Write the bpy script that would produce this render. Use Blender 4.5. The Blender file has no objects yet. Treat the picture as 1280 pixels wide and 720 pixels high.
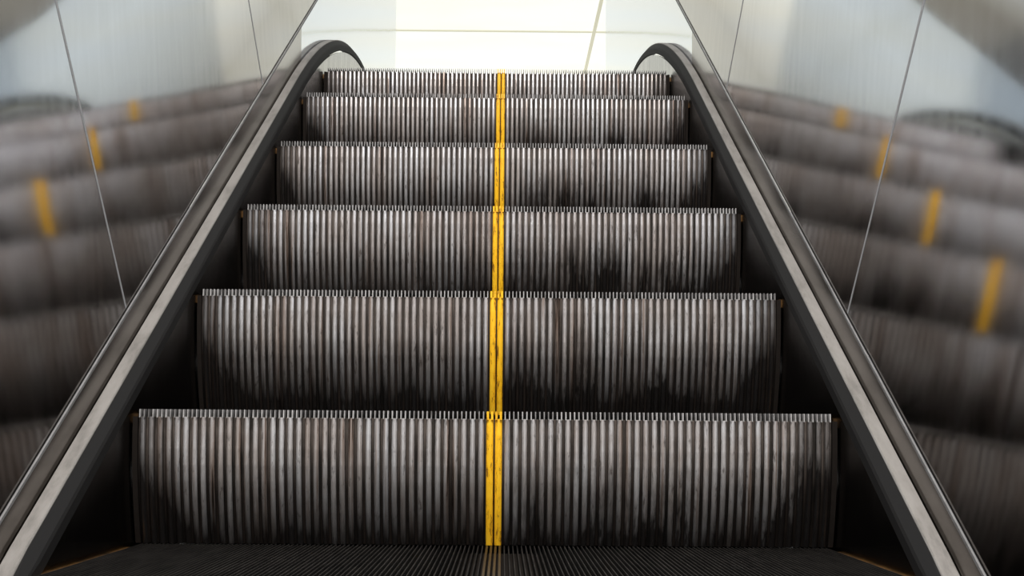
import bpy, math, random
from mathutils import Matrix, Vector
random.seed(4)
C = bpy.context.scene.collection

# ------------------------------------------------------------------ helpers
class MB:
    def __init__(self): self.v=[]; self.f=[]; self.m=[]
    def box(self,x0,x1,y0,y1,z0,z1,mi=0):
        b=len(self.v)
        self.v+=[(x0,y0,z0),(x1,y0,z0),(x1,y1,z0),(x0,y1,z0),(x0,y0,z1),(x1,y0,z1),(x1,y1,z1),(x0,y1,z1)]
        for q in ((0,3,2,1),(4,5,6,7),(0,1,5,4),(1,2,6,5),(2,3,7,6),(3,0,4,7)):
            self.f.append(tuple(b+i for i in q)); self.m.append(mi)
    def loft(self,rings,mi=0,closed=True,caps=True):
        b=len(self.v); n=len(rings[0])
        for r in rings: self.v+=r
        for i in range(len(rings)-1):
            for j in range(n if closed else n-1):
                k=(j+1)%n
                self.f.append((b+i*n+j,b+i*n+k,b+(i+1)*n+k,b+(i+1)*n+j)); self.m.append(mi[j] if isinstance(mi,(list,tuple)) else mi)
        m0=mi[0] if isinstance(mi,(list,tuple)) else mi
        if caps and closed:
            self.f.append(tuple(b+j for j in range(n))); self.m.append(m0)
            e=b+(len(rings)-1)*n
            self.f.append(tuple(e+j for j in reversed(range(n)))); self.m.append(m0)
    def build(self,name,mats,parent=None,smooth=False):
        me=bpy.data.meshes.new(name); me.from_pydata(self.v,[],self.f)
        for mt in (mats if isinstance(mats,(list,tuple)) else [mats]): me.materials.append(mt)
        for p,mi in zip(me.polygons,self.m): p.material_index=mi; p.use_smooth=smooth
        import bmesh
        bm=bmesh.new(); bm.from_mesh(me); bmesh.ops.recalc_face_normals(bm,faces=bm.faces); bm.to_mesh(me); bm.free()
        o=bpy.data.objects.new(name,me); C.objects.link(o)
        if parent: o.parent=parent
        return o
def empty(name,loc):
    o=bpy.data.objects.new(name,None); o.empty_display_size=.1; C.objects.link(o); o.location=loc; return o
def tag(o,label,cat,group=None):
    o['label']=label; o['category']=cat
    if group: o['group']=group
    return o

# ------------------------------------------------------------------ materials
def newmat(name):
    m=bpy.data.materials.new(name); m.use_nodes=True
    nt=m.node_tree; return m,nt,nt.nodes['Principled BSDF']
def N(nt,t,**kw):
    n=nt.nodes.new(t)
    for k,v in kw.items(): setattr(n,k,v)
    return n
def noise_pos(nt,scale,detail=4,rough=.6):
    mp=N(nt,'ShaderNodeMapping'); mp.inputs['Scale'].default_value=scale
    g=N(nt,'ShaderNodeNewGeometry'); nt.links.new(g.outputs['Position'],mp.inputs['Vector'])
    n=N(nt,'ShaderNodeTexNoise'); n.inputs['Scale'].default_value=1; n.inputs['Detail'].default_value=detail; n.inputs['Roughness'].default_value=rough
    nt.links.new(mp.outputs['Vector'],n.inputs['Vector']); return n.outputs['Fac']
def ramp(nt,fac,stops):
    r=N(nt,'ShaderNodeValToRGB'); e=r.color_ramp.elements
    while len(e)<len(stops): e.new(.5)
    for el,(p,c) in zip(e,stops): el.position=p; el.color=(*c,1) if len(c)==3 else c
    nt.links.new(fac,r.inputs['Fac']); return r.outputs['Color']
def mix(nt,fac,a,b,mode='MIX'):
    m=N(nt,'ShaderNodeMix',data_type='RGBA',blend_type=mode)
    for sock,val in ((m.inputs[0],fac),(m.inputs[6],a),(m.inputs[7],b)):
        if hasattr(val,'is_linked'): nt.links.new(val,sock)
        elif isinstance(val,(int,float)): sock.default_value=val
        else: sock.default_value=(*val,1)
    return m.outputs[2]
def math_(nt,op,*vals):
    m=N(nt,'ShaderNodeMath',operation=op)
    for i,v in enumerate(vals):
        if hasattr(v,'is_linked'): nt.links.new(v,m.inputs[i])
        else: m.inputs[i].default_value=v
    return m.outputs[0]
def maprange(nt,v,a,b,lo=0,hi=1):
    mr=N(nt,'ShaderNodeMapRange'); mr.inputs[1].default_value=a; mr.inputs[2].default_value=b; mr.inputs[3].default_value=lo; mr.inputs[4].default_value=hi
    nt.links.new(v,mr.inputs[0]); return mr.outputs[0]
def objaxis(nt,axis):
    tc=N(nt,'ShaderNodeTexCoord'); sp=N(nt,'ShaderNodeSeparateXYZ'); nt.links.new(tc.outputs['Object'],sp.inputs[0]); return sp.outputs[axis]
def objcoord(nt,axis,a,b,lo=0,hi=1): return maprange(nt,objaxis(nt,axis),a,b,lo,hi)
def grey(v): return (v,v,v)
SL=.5727; SP=.5947; ANGP=math.atan(SP)

M={}
# worn aluminium ribs: streaked, stained, blacker towards the foot, at the ends and right of the middle
m,nt,b=newmat('worn_aluminium')
dark=(.011,.008,.007)
streak=noise_pos(nt,(85,5,1.6),4,.65); blot=noise_pos(nt,(30,3,2.4),5,.7); spot=noise_pos(nt,(150,120,30),4,.7); tone=noise_pos(nt,(16,5,4.5),5,.7)
patch=noise_pos(nt,(13,2.2,2.2),6,.75)
light=mix(nt,ramp(nt,tone,[(.40,grey(0)),(.60,grey(1))]),(1.0,.98,.965),(.76,.68,.625))
col=mix(nt,ramp(nt,streak,[(.33,grey(1)),(.47,grey(0))]),light,(.40,.285,.22))
col=mix(nt,ramp(nt,streak,[(.30,grey(1)),(.35,grey(0))]),col,dark)
col=mix(nt,ramp(nt,spot,[(.58,grey(0)),(.69,grey(.7))]),col,(.10,.07,.053))
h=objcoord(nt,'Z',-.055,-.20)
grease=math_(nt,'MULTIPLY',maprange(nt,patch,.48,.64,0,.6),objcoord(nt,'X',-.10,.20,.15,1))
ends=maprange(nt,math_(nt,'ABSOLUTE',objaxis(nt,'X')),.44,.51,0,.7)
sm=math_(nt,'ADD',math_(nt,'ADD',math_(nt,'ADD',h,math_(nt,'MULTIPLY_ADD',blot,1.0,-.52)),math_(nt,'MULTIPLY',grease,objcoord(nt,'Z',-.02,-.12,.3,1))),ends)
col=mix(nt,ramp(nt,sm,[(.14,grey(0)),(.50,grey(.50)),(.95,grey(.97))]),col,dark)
nt.links.new(col,b.inputs['Base Color']); b.inputs['Metallic'].default_value=.72; b.inputs['Roughness'].default_value=.29
M['rib']=m
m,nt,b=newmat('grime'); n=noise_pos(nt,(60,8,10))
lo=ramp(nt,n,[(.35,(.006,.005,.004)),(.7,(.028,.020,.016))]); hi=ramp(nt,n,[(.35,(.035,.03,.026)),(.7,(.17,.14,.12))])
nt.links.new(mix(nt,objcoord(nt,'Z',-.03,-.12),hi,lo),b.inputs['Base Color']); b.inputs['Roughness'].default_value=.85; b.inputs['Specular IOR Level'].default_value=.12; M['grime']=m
m,nt,b=newmat('black_grime'); b.inputs['Base Color'].default_value=(.014,.011,.009,1); b.inputs['Roughness'].default_value=.9; b.inputs['Specular IOR Level'].default_value=.1; M['dark']=m
m,nt,b=newmat('yellow_grime'); b.inputs['Base Color'].default_value=(.17,.065,.005,1); b.inputs['Roughness'].default_value=.9; b.inputs['Specular IOR Level'].default_value=.1; M['ygrime']=m
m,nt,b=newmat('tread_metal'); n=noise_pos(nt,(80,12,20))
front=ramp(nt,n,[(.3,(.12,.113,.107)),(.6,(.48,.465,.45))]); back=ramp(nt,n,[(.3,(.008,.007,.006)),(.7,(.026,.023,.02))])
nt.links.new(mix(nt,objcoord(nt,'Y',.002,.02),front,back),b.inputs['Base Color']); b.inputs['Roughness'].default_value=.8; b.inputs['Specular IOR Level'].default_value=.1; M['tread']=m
m,nt,b=newmat('yellow_paint')
col=ramp(nt,noise_pos(nt,(170,40,28),6,.8),[(.38,(.25,.10,.01)),(.46,(1,.52,.013)),(.7,(1,.63,.035))])
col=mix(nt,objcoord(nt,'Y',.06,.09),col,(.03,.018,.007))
nt.links.new(col,b.inputs['Base Color']); b.inputs['Roughness'].default_value=.45; b.inputs['Specular IOR Level'].default_value=.35; M['yellow']=m
m,nt,b=newmat('worn_border'); col=ramp(nt,noise_pos(nt,(60,20,20)),[(.35,(.06,.035,.016)),(.55,(.42,.21,.06))])
nt.links.new(col,b.inputs['Base Color']); b.inputs['Roughness'].default_value=.8; M['border']=m
m,nt,b=newmat('black_rubber'); b.inputs['Base Color'].default_value=(.015,.0145,.014,1); b.inputs['Roughness'].default_value=.7; b.inputs['Specular IOR Level'].default_value=.14; M['black']=m
m,nt,b=newmat('grey_aluminium'); col=ramp(nt,noise_pos(nt,(40,9,9),6,.7),[(.3,(.16,.148,.133)),(.5,(.25,.233,.212)),(.75,(.305,.286,.263))])
nt.links.new(col,b.inputs['Base Color']); b.inputs['Metallic'].default_value=.1; b.inputs['Roughness'].default_value=.6; M['cap']=m
m,nt,b=newmat('bright_edge'); col=ramp(nt,noise_pos(nt,(20,30,30)),[(.3,(.16,.155,.15)),(.7,(.24,.235,.23))])
nt.links.new(col,b.inputs['Base Color']); b.inputs['Metallic'].default_value=.1; b.inputs['Roughness'].default_value=.7; M['edge']=m
m,nt,b=newmat('seam_metal'); b.inputs['Base Color'].default_value=(.34,.34,.34,1); b.inputs['Metallic'].default_value=.2; b.inputs['Roughness'].default_value=.6; M['seam']=m
def steel(name,c,r,bump,painted_reflection=False):
    m,nt,b=newmat(name)
    fine=noise_pos(nt,(3,45,5),4,.6); wav=noise_pos(nt,(1,1.9,1.9),1.2,.4)
    col=ramp(nt,fine,[(.3,tuple(x*.95 for x in c)),(.7,c)]); rr=maprange(nt,fine,.3,.7,r*.85,r*1.15)
    if painted_reflection:      # brushed upright, and the steps' dark reflection painted into the colour low down
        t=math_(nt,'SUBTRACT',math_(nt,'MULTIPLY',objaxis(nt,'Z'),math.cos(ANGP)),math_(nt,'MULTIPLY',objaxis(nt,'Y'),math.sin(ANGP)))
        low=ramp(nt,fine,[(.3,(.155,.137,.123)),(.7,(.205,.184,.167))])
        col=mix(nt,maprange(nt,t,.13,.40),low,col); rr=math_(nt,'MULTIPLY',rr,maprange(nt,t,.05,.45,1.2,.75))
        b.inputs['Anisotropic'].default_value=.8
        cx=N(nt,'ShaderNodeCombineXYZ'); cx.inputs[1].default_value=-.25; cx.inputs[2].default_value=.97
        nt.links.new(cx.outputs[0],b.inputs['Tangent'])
    nt.links.new(col,b.inputs['Base Color']); nt.links.new(rr,b.inputs['Roughness'])
    b.inputs['Metallic'].default_value=1
    bp=N(nt,'ShaderNodeBump'); bp.inputs['Strength'].default_value=bump; bp.inputs['Distance'].default_value=.02
    nt.links.new(wav,bp.inputs['Height']); nt.links.new(bp.outputs[0],b.inputs['Normal']); return m
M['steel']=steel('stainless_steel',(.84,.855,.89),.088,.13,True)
M['end']=steel('end_stainless',(.55,.59,.65),.10,.12)
M['skirt']=steel('skirt_steel',(.08,.075,.07),.22,.05)
m,nt,b=newmat('dark_reflection_stainless'); b.inputs['Base Color'].default_value=(.16,.14,.125,1); b.inputs['Metallic'].default_value=1; b.inputs['Roughness'].default_value=.2; M['clad']=m  # cladding steel with the dark reflection of the steps put into its colour
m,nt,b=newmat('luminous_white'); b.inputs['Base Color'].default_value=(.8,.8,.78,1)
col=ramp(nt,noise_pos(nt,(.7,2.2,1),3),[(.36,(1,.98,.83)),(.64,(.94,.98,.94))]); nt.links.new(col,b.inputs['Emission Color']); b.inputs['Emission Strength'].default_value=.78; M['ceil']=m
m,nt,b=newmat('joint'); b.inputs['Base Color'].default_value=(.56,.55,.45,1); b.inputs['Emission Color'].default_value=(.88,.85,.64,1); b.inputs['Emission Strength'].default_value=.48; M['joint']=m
m,nt,b=newmat('stone'); col=ramp(nt,noise_pos(nt,(8,8,8)),[(.3,(.18,.175,.17)),(.7,(.26,.255,.25))]); nt.links.new(col,b.inputs['Base Color']); b.inputs['Roughness'].default_value=.5; M['floor']=m

# ------------------------------------------------------------------ layout of the flight
def nose(Y): return .33+(Y-1.972)*SL
def base(Y): return nose(1.6)+.090+(Y-1.6)*SP          # foot of the big side panels
def deck(Y):
    if Y<1.25: return .03
    if Y<1.5: return .03+(SL/2-.007)*(Y-1.25)**2/.25
    if Y<3.5: return nose(Y)+.035
    y=min(Y-3.5,1.7); z0=nose(3.5)+.035
    return z0+SL*y-SL*y*y/(2*1.7)
def line(Y): return max(min(base(Y)-.003,2.95),deck(Y)+.010)
YS=[1.0,1.12,1.25,1.3,1.38,1.43,1.5]+[1.6+.19*i for i in range(10)]+[3.5+.07*i for i in range(26)]+[5.6,6.2,6.9]

# ------------------------------------------------------------------ steps
PITCH=.0129; KS=range(-40,40); YEL=(0,1); UND=.05; HW=.5165
def arc(rh,top=.011,n=8):
    return [(UND*(i/n)**2*(rh/.2205)**2, -top-(rh-top)*i/n) for i in range(n+1)]
def rib(mb,xc,wf,wb,dep,a,front=0):
    w=wf/2
    mb.loft([[(xc-wb/2,y+dep,z),(xc-w,y+front+.0032,z),(xc-w*.72,y+front+.0010,z),(xc-w*.28,y+front,z),(xc+w*.28,y+front,z),(xc+w*.72,y+front+.0010,z),(xc+w,y+front+.0032,z),(xc+wb/2,y+dep,z)] for y,z in a],(1,0,0,0,0,0,1,1))
def make_step(rh,dep):
    root=empty('escalator_step',(0,0,0))
    r=MB(); t=MB(); yl=MB(); a=arc(rh)
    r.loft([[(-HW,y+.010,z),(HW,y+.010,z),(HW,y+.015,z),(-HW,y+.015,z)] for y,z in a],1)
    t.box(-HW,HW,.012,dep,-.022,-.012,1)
    for k in KS:
        xc=(k+.5)*PITCH
        if k in YEL:
            rib(yl,xc,.0104,.0112,.0105,a,-.0006)
            for d in (-.25,.25): yl.box(xc+d*PITCH-.0016,xc+d*PITCH+.0016,-.003,dep-.002,-.0122,0)
        else:
            rib(r,xc,.0082,.0092,.0105,a)
            for d in (-.25,.25): t.box(xc+d*PITCH-.0008,xc+d*PITCH+.0008,-.002,dep-.002,-.0122,0)   # two fine cleats over every rib
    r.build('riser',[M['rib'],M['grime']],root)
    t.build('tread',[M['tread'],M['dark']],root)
    s=yl.build('yellow_stripe',[M['yellow'],M['ygrime']],root); s['label']='yellow painted cleats'
    for sg in (-1,1):
        e=MB(); e.loft([[(sg*.517,y+.004,z),(sg*.5245,y+.004,z),(sg*.5245,y+.014,z),(sg*.517,y+.014,z)] for y,z in a])
        e.build('end_plate',M['dark'],root)
        bd=MB(); x0,x1=sorted((sg*.517,sg*.5245)); bd.box(x0,x1,.05,dep-.002,-.02,-.006)
        bd.build('tread_border',M['border'],root)
    return root
spots=[(1.50,.13,.129,.516),(1.972,.33,.1995,.43),(2.358,.551,.2205,.43),(2.744,.772,.2205,.43),(3.130,.993,.2205,.43),(3.516,1.214,.2205,.43),(3.910,1.394,.1795,.43)]
labels=['lowest step, only its dark grooved tread showing along the bottom edge of the photo',
 'nearest and widest step with a full cleated riser, just above the bottom tread',
 'second full cleated riser up, black grime along its lower right half',
 'third full cleated riser up, in the middle of the flight',
 'fourth full cleated riser up, above the middle step',
 'fifth riser up, second row of cleats below the landing',
 'topmost and narrowest step, a thin dark row of cleats under the white ceiling']
protos={}
for i,(y,z,rh,dep) in enumerate(spots):
    if rh not in protos:
        o=make_step(rh,dep); protos[rh]=(o,list(o.children))
    else:
        src,kids=protos[rh]; o=src.copy(); C.objects.link(o)
        for k in kids:
            c=k.copy(); C.objects.link(c); c.parent=o
    o.location=(0,y,z); tag(o,labels[i],'escalator step','cleated escalator steps')

# ------------------------------------------------------------------ sides
def sweep(mb,prof,sg,Ys=YS):
    rings=[]
    for Y in Ys:
        e=1e-3; s=(deck(Y+e)-deck(Y-e))/(2*e); n=math.hypot(1,s)
        ny,nz=-s/n,1/n
        rings.append([(sg*x,Y+t*ny,deck(Y)+t*nz) for x,t in prof])
    mb.loft(rings)
XL=.5655
for sg,side in ((-1,'left'),(1,'right')):
    root=empty('inner_deck',(sg*.54,1.0,0))
    def loc(mb): mb.v=[(x-sg*.54,y-1.0,z) for x,y,z in mb.v]; return mb
    a=MB(); sweep(a,[(.5390,.006),(.5405,.008),(.5590,.008),(.5615,.004),(.562,-.018),(.5390,-.018)],sg)
    loc(a).build('cap_strip',M['cap'],root)
    k=MB(); sweep(k,[(.5257,-.012),(.5275,-.007),(.5385,.0055),(.5385,-.028),(.5257,-.028)],sg)
    e=loc(k).build('edge_strip',M['black'],root); e['label']='black inner edge'
    tag(root,'grey topped deck strip with black inner edge running up the %s side of the steps'%side,'deck strip','deck strips beside the steps')
    s=MB(); s.loft([[(sg*.527,Y,deck(Y)-.034),(sg*.531,Y,deck(Y)-.034),(sg*.531,Y,max(deck(Y)-.45,-.05)),(sg*.527,Y,max(deck(Y)-.45,-.05))] for Y in YS])
    tag(s.build('skirt_panel',M['skirt']),'dark steel skirt under the %s deck strip, beside the step ends'%side,'skirt panel','skirt panels')
    root=empty('lower_cladding',(sg*.56,1.38,0))
    def loc2(mb): mb.v=[(x-sg*.56,y-1.38,z) for x,y,z in mb.v]; return mb
    Y2=[Y for Y in YS if Y>=1.37]
    def clad(Ys):
        l=MB(); l.loft([[(sg*(.5625+(XL-.0015-.5625)*q/3),Y,(deck(Y)-.012)*(1-q/3)+line(Y)*q/3) for q in range(4)] for Y in Ys],0,False); return loc2(l)
    clad([Y for Y in Y2 if Y<3.75]).build('cladding_strip',M['clad'],root,True)
    up=clad([Y for Y in Y2 if Y>3.69]).build('end_sheet',M['end'],root,True); up['label']='bright polished sheet at the top landing'
    l=MB(); l.loft([[(sg*(XL-.0035),Y,base(Y)-.002),(sg*(XL-.0035),Y,base(Y)+.003),(sg*(XL-.0008),Y,base(Y)+.003),(sg*(XL-.0013),Y,base(Y)-.004)] for Y in (1.42,5.25)])
    loc2(l).build('edge_bead',M['edge'],root)['label']='thin metal edge line'
    tag(root,'narrow steel cladding strip between the %s deck strip and the big panels'%side,'cladding','lower cladding strips')
    T=math.tan(math.radians(5.4 if sg<0 else 6))
    for (ya,yb,which) in ((1.38,2.07,'nearest'),(2.07,3.16,'middle'),(3.16,5.3,'farthest')):
        g=.001; by=ya; bz=base(ya)
        root=empty('balustrade_panel',(sg*XL,by,bz))
        def pt(Y,t,off):
            return (sg*(t*T+off),Y-t*math.sin(ANGP)-by,base(Y)+t*math.cos(ANGP)-bz)
        top=1.1
        def slab(q,a0,a1):
            p=MB(); p.loft([[pt(Y,t,a0) for Y,t in q],[pt(Y,t,a1) for Y,t in q]]); return p
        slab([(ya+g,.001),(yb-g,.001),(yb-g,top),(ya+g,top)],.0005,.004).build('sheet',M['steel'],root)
        slab([(yb-.006,.006),(yb-g,.006),(yb-g,top),(yb-.006,top)],-.0002,.0004).build('seam_strip',M['seam'],root)
        tag(root,'%s polished steel panel on the %s side, reflecting the steps'%(which,side),'panel','polished steel balustrade panels')

# ------------------------------------------------------------------ setting
def struct(name,mb,m):
    o=mb.build(name,m); o['kind']='structure'; return o
f=MB(); f.box(-3,3,-4,1.9,-.16,-.06); f.box(-3,3,-4,1.3,-.06,0); 
f.loft([[(-.56,Y,nose(Y)-.42),(.56,Y,nose(Y)-.42),(.56,Y,nose(Y)-.47),(-.56,Y,nose(Y)-.47)] for Y in (1.85,3.4)]+[[(-.56,Y,Z),(.56,Y,Z),(.56,Y,Z-.05),(-.56,Y,Z-.05)] for Y,Z in ((4.0,1.06),(4.4,1.2))])  # unseen inclined slab, added under the steps to block light from below
struct('floor',f,M['floor'])
f=MB(); f.box(-.52,.52,4.37,6.95,1.2,1.48); f.box(-5,5,6.95,15,1.2,1.48); struct('floor_upper',f,M['floor'])
c=MB(); c.box(-6,6,4,16,3.7,3.8); struct('ceiling',c,M['ceil'])
n=1
for Y in (10.95,14): 
    t=MB(); t.box(-6,6,Y-.015,Y+.015,3.692,3.7); struct('trim_%d'%n,t,M['joint']); n+=1
for X in (-2.2,.78,3.7):
    t=MB(); t.box(X-.015,X+.015,4,16,3.69,3.7); struct('trim_%d'%n,t,M['joint']); n+=1
w=MB(); w.box(-6,6,15,15.1,1.2,3.7); struct('wall_back',w,M['ceil'])

# ------------------------------------------------------------------ light: brighter overhead than at the horizon
W=bpy.data.worlds.new('World'); bpy.context.scene.world=W; W.use_nodes=True
nt=W.node_tree; bg=nt.nodes['Background']
tc=N(nt,'ShaderNodeTexCoord'); sp=N(nt,'ShaderNodeSeparateXYZ'); nt.links.new(tc.outputs['Generated'],sp.inputs[0])
col=ramp(nt,sp.outputs['Z'],[(0,(.10,.10,.105)),(.12,(.40,.41,.43)),(.28,(.92,.95,1.0)),(1,(.6,.63,.67))])
nt.links.new(col,bg.inputs[0]); bg.inputs[1].default_value=1
def area(loc,target,sx,sy,e,col=(1,1,1)):
    L=bpy.data.lights.new('added_riser_lamp','AREA'); L.shape='RECTANGLE'; L.size=sx; L.size_y=sy; L.energy=e; L.color=col
    o=bpy.data.objects.new('added_riser_lamp',L); C.objects.link(o); o.location=loc
    o.rotation_euler=(Vector(target)-Vector(loc)).to_track_quat('-Z','Y').to_euler()
area((0,-.3,3.2),(0,2.9,.9),1.0,.6,165,(1,.965,.94))  # unseen lamp added above and behind the camera to brighten the risers

# ------------------------------------------------------------------ camera
cam=bpy.data.cameras.new('camera'); cam.sensor_width=36; cam.lens=1650/1280*36; cam.clip_start=.01
co=bpy.data.objects.new('camera',cam); C.objects.link(co)
co.matrix_world=Matrix.Translation((.025,0,.30))@Matrix.Rotation(math.radians(-.37),4,'Z')@Matrix.Rotation(math.radians(96.226),4,'X')@Matrix.Rotation(math.radians(.42),4,'Z')
bpy.context.scene.camera=co
bpy.context.scene.view_settings.view_transform='Standard'
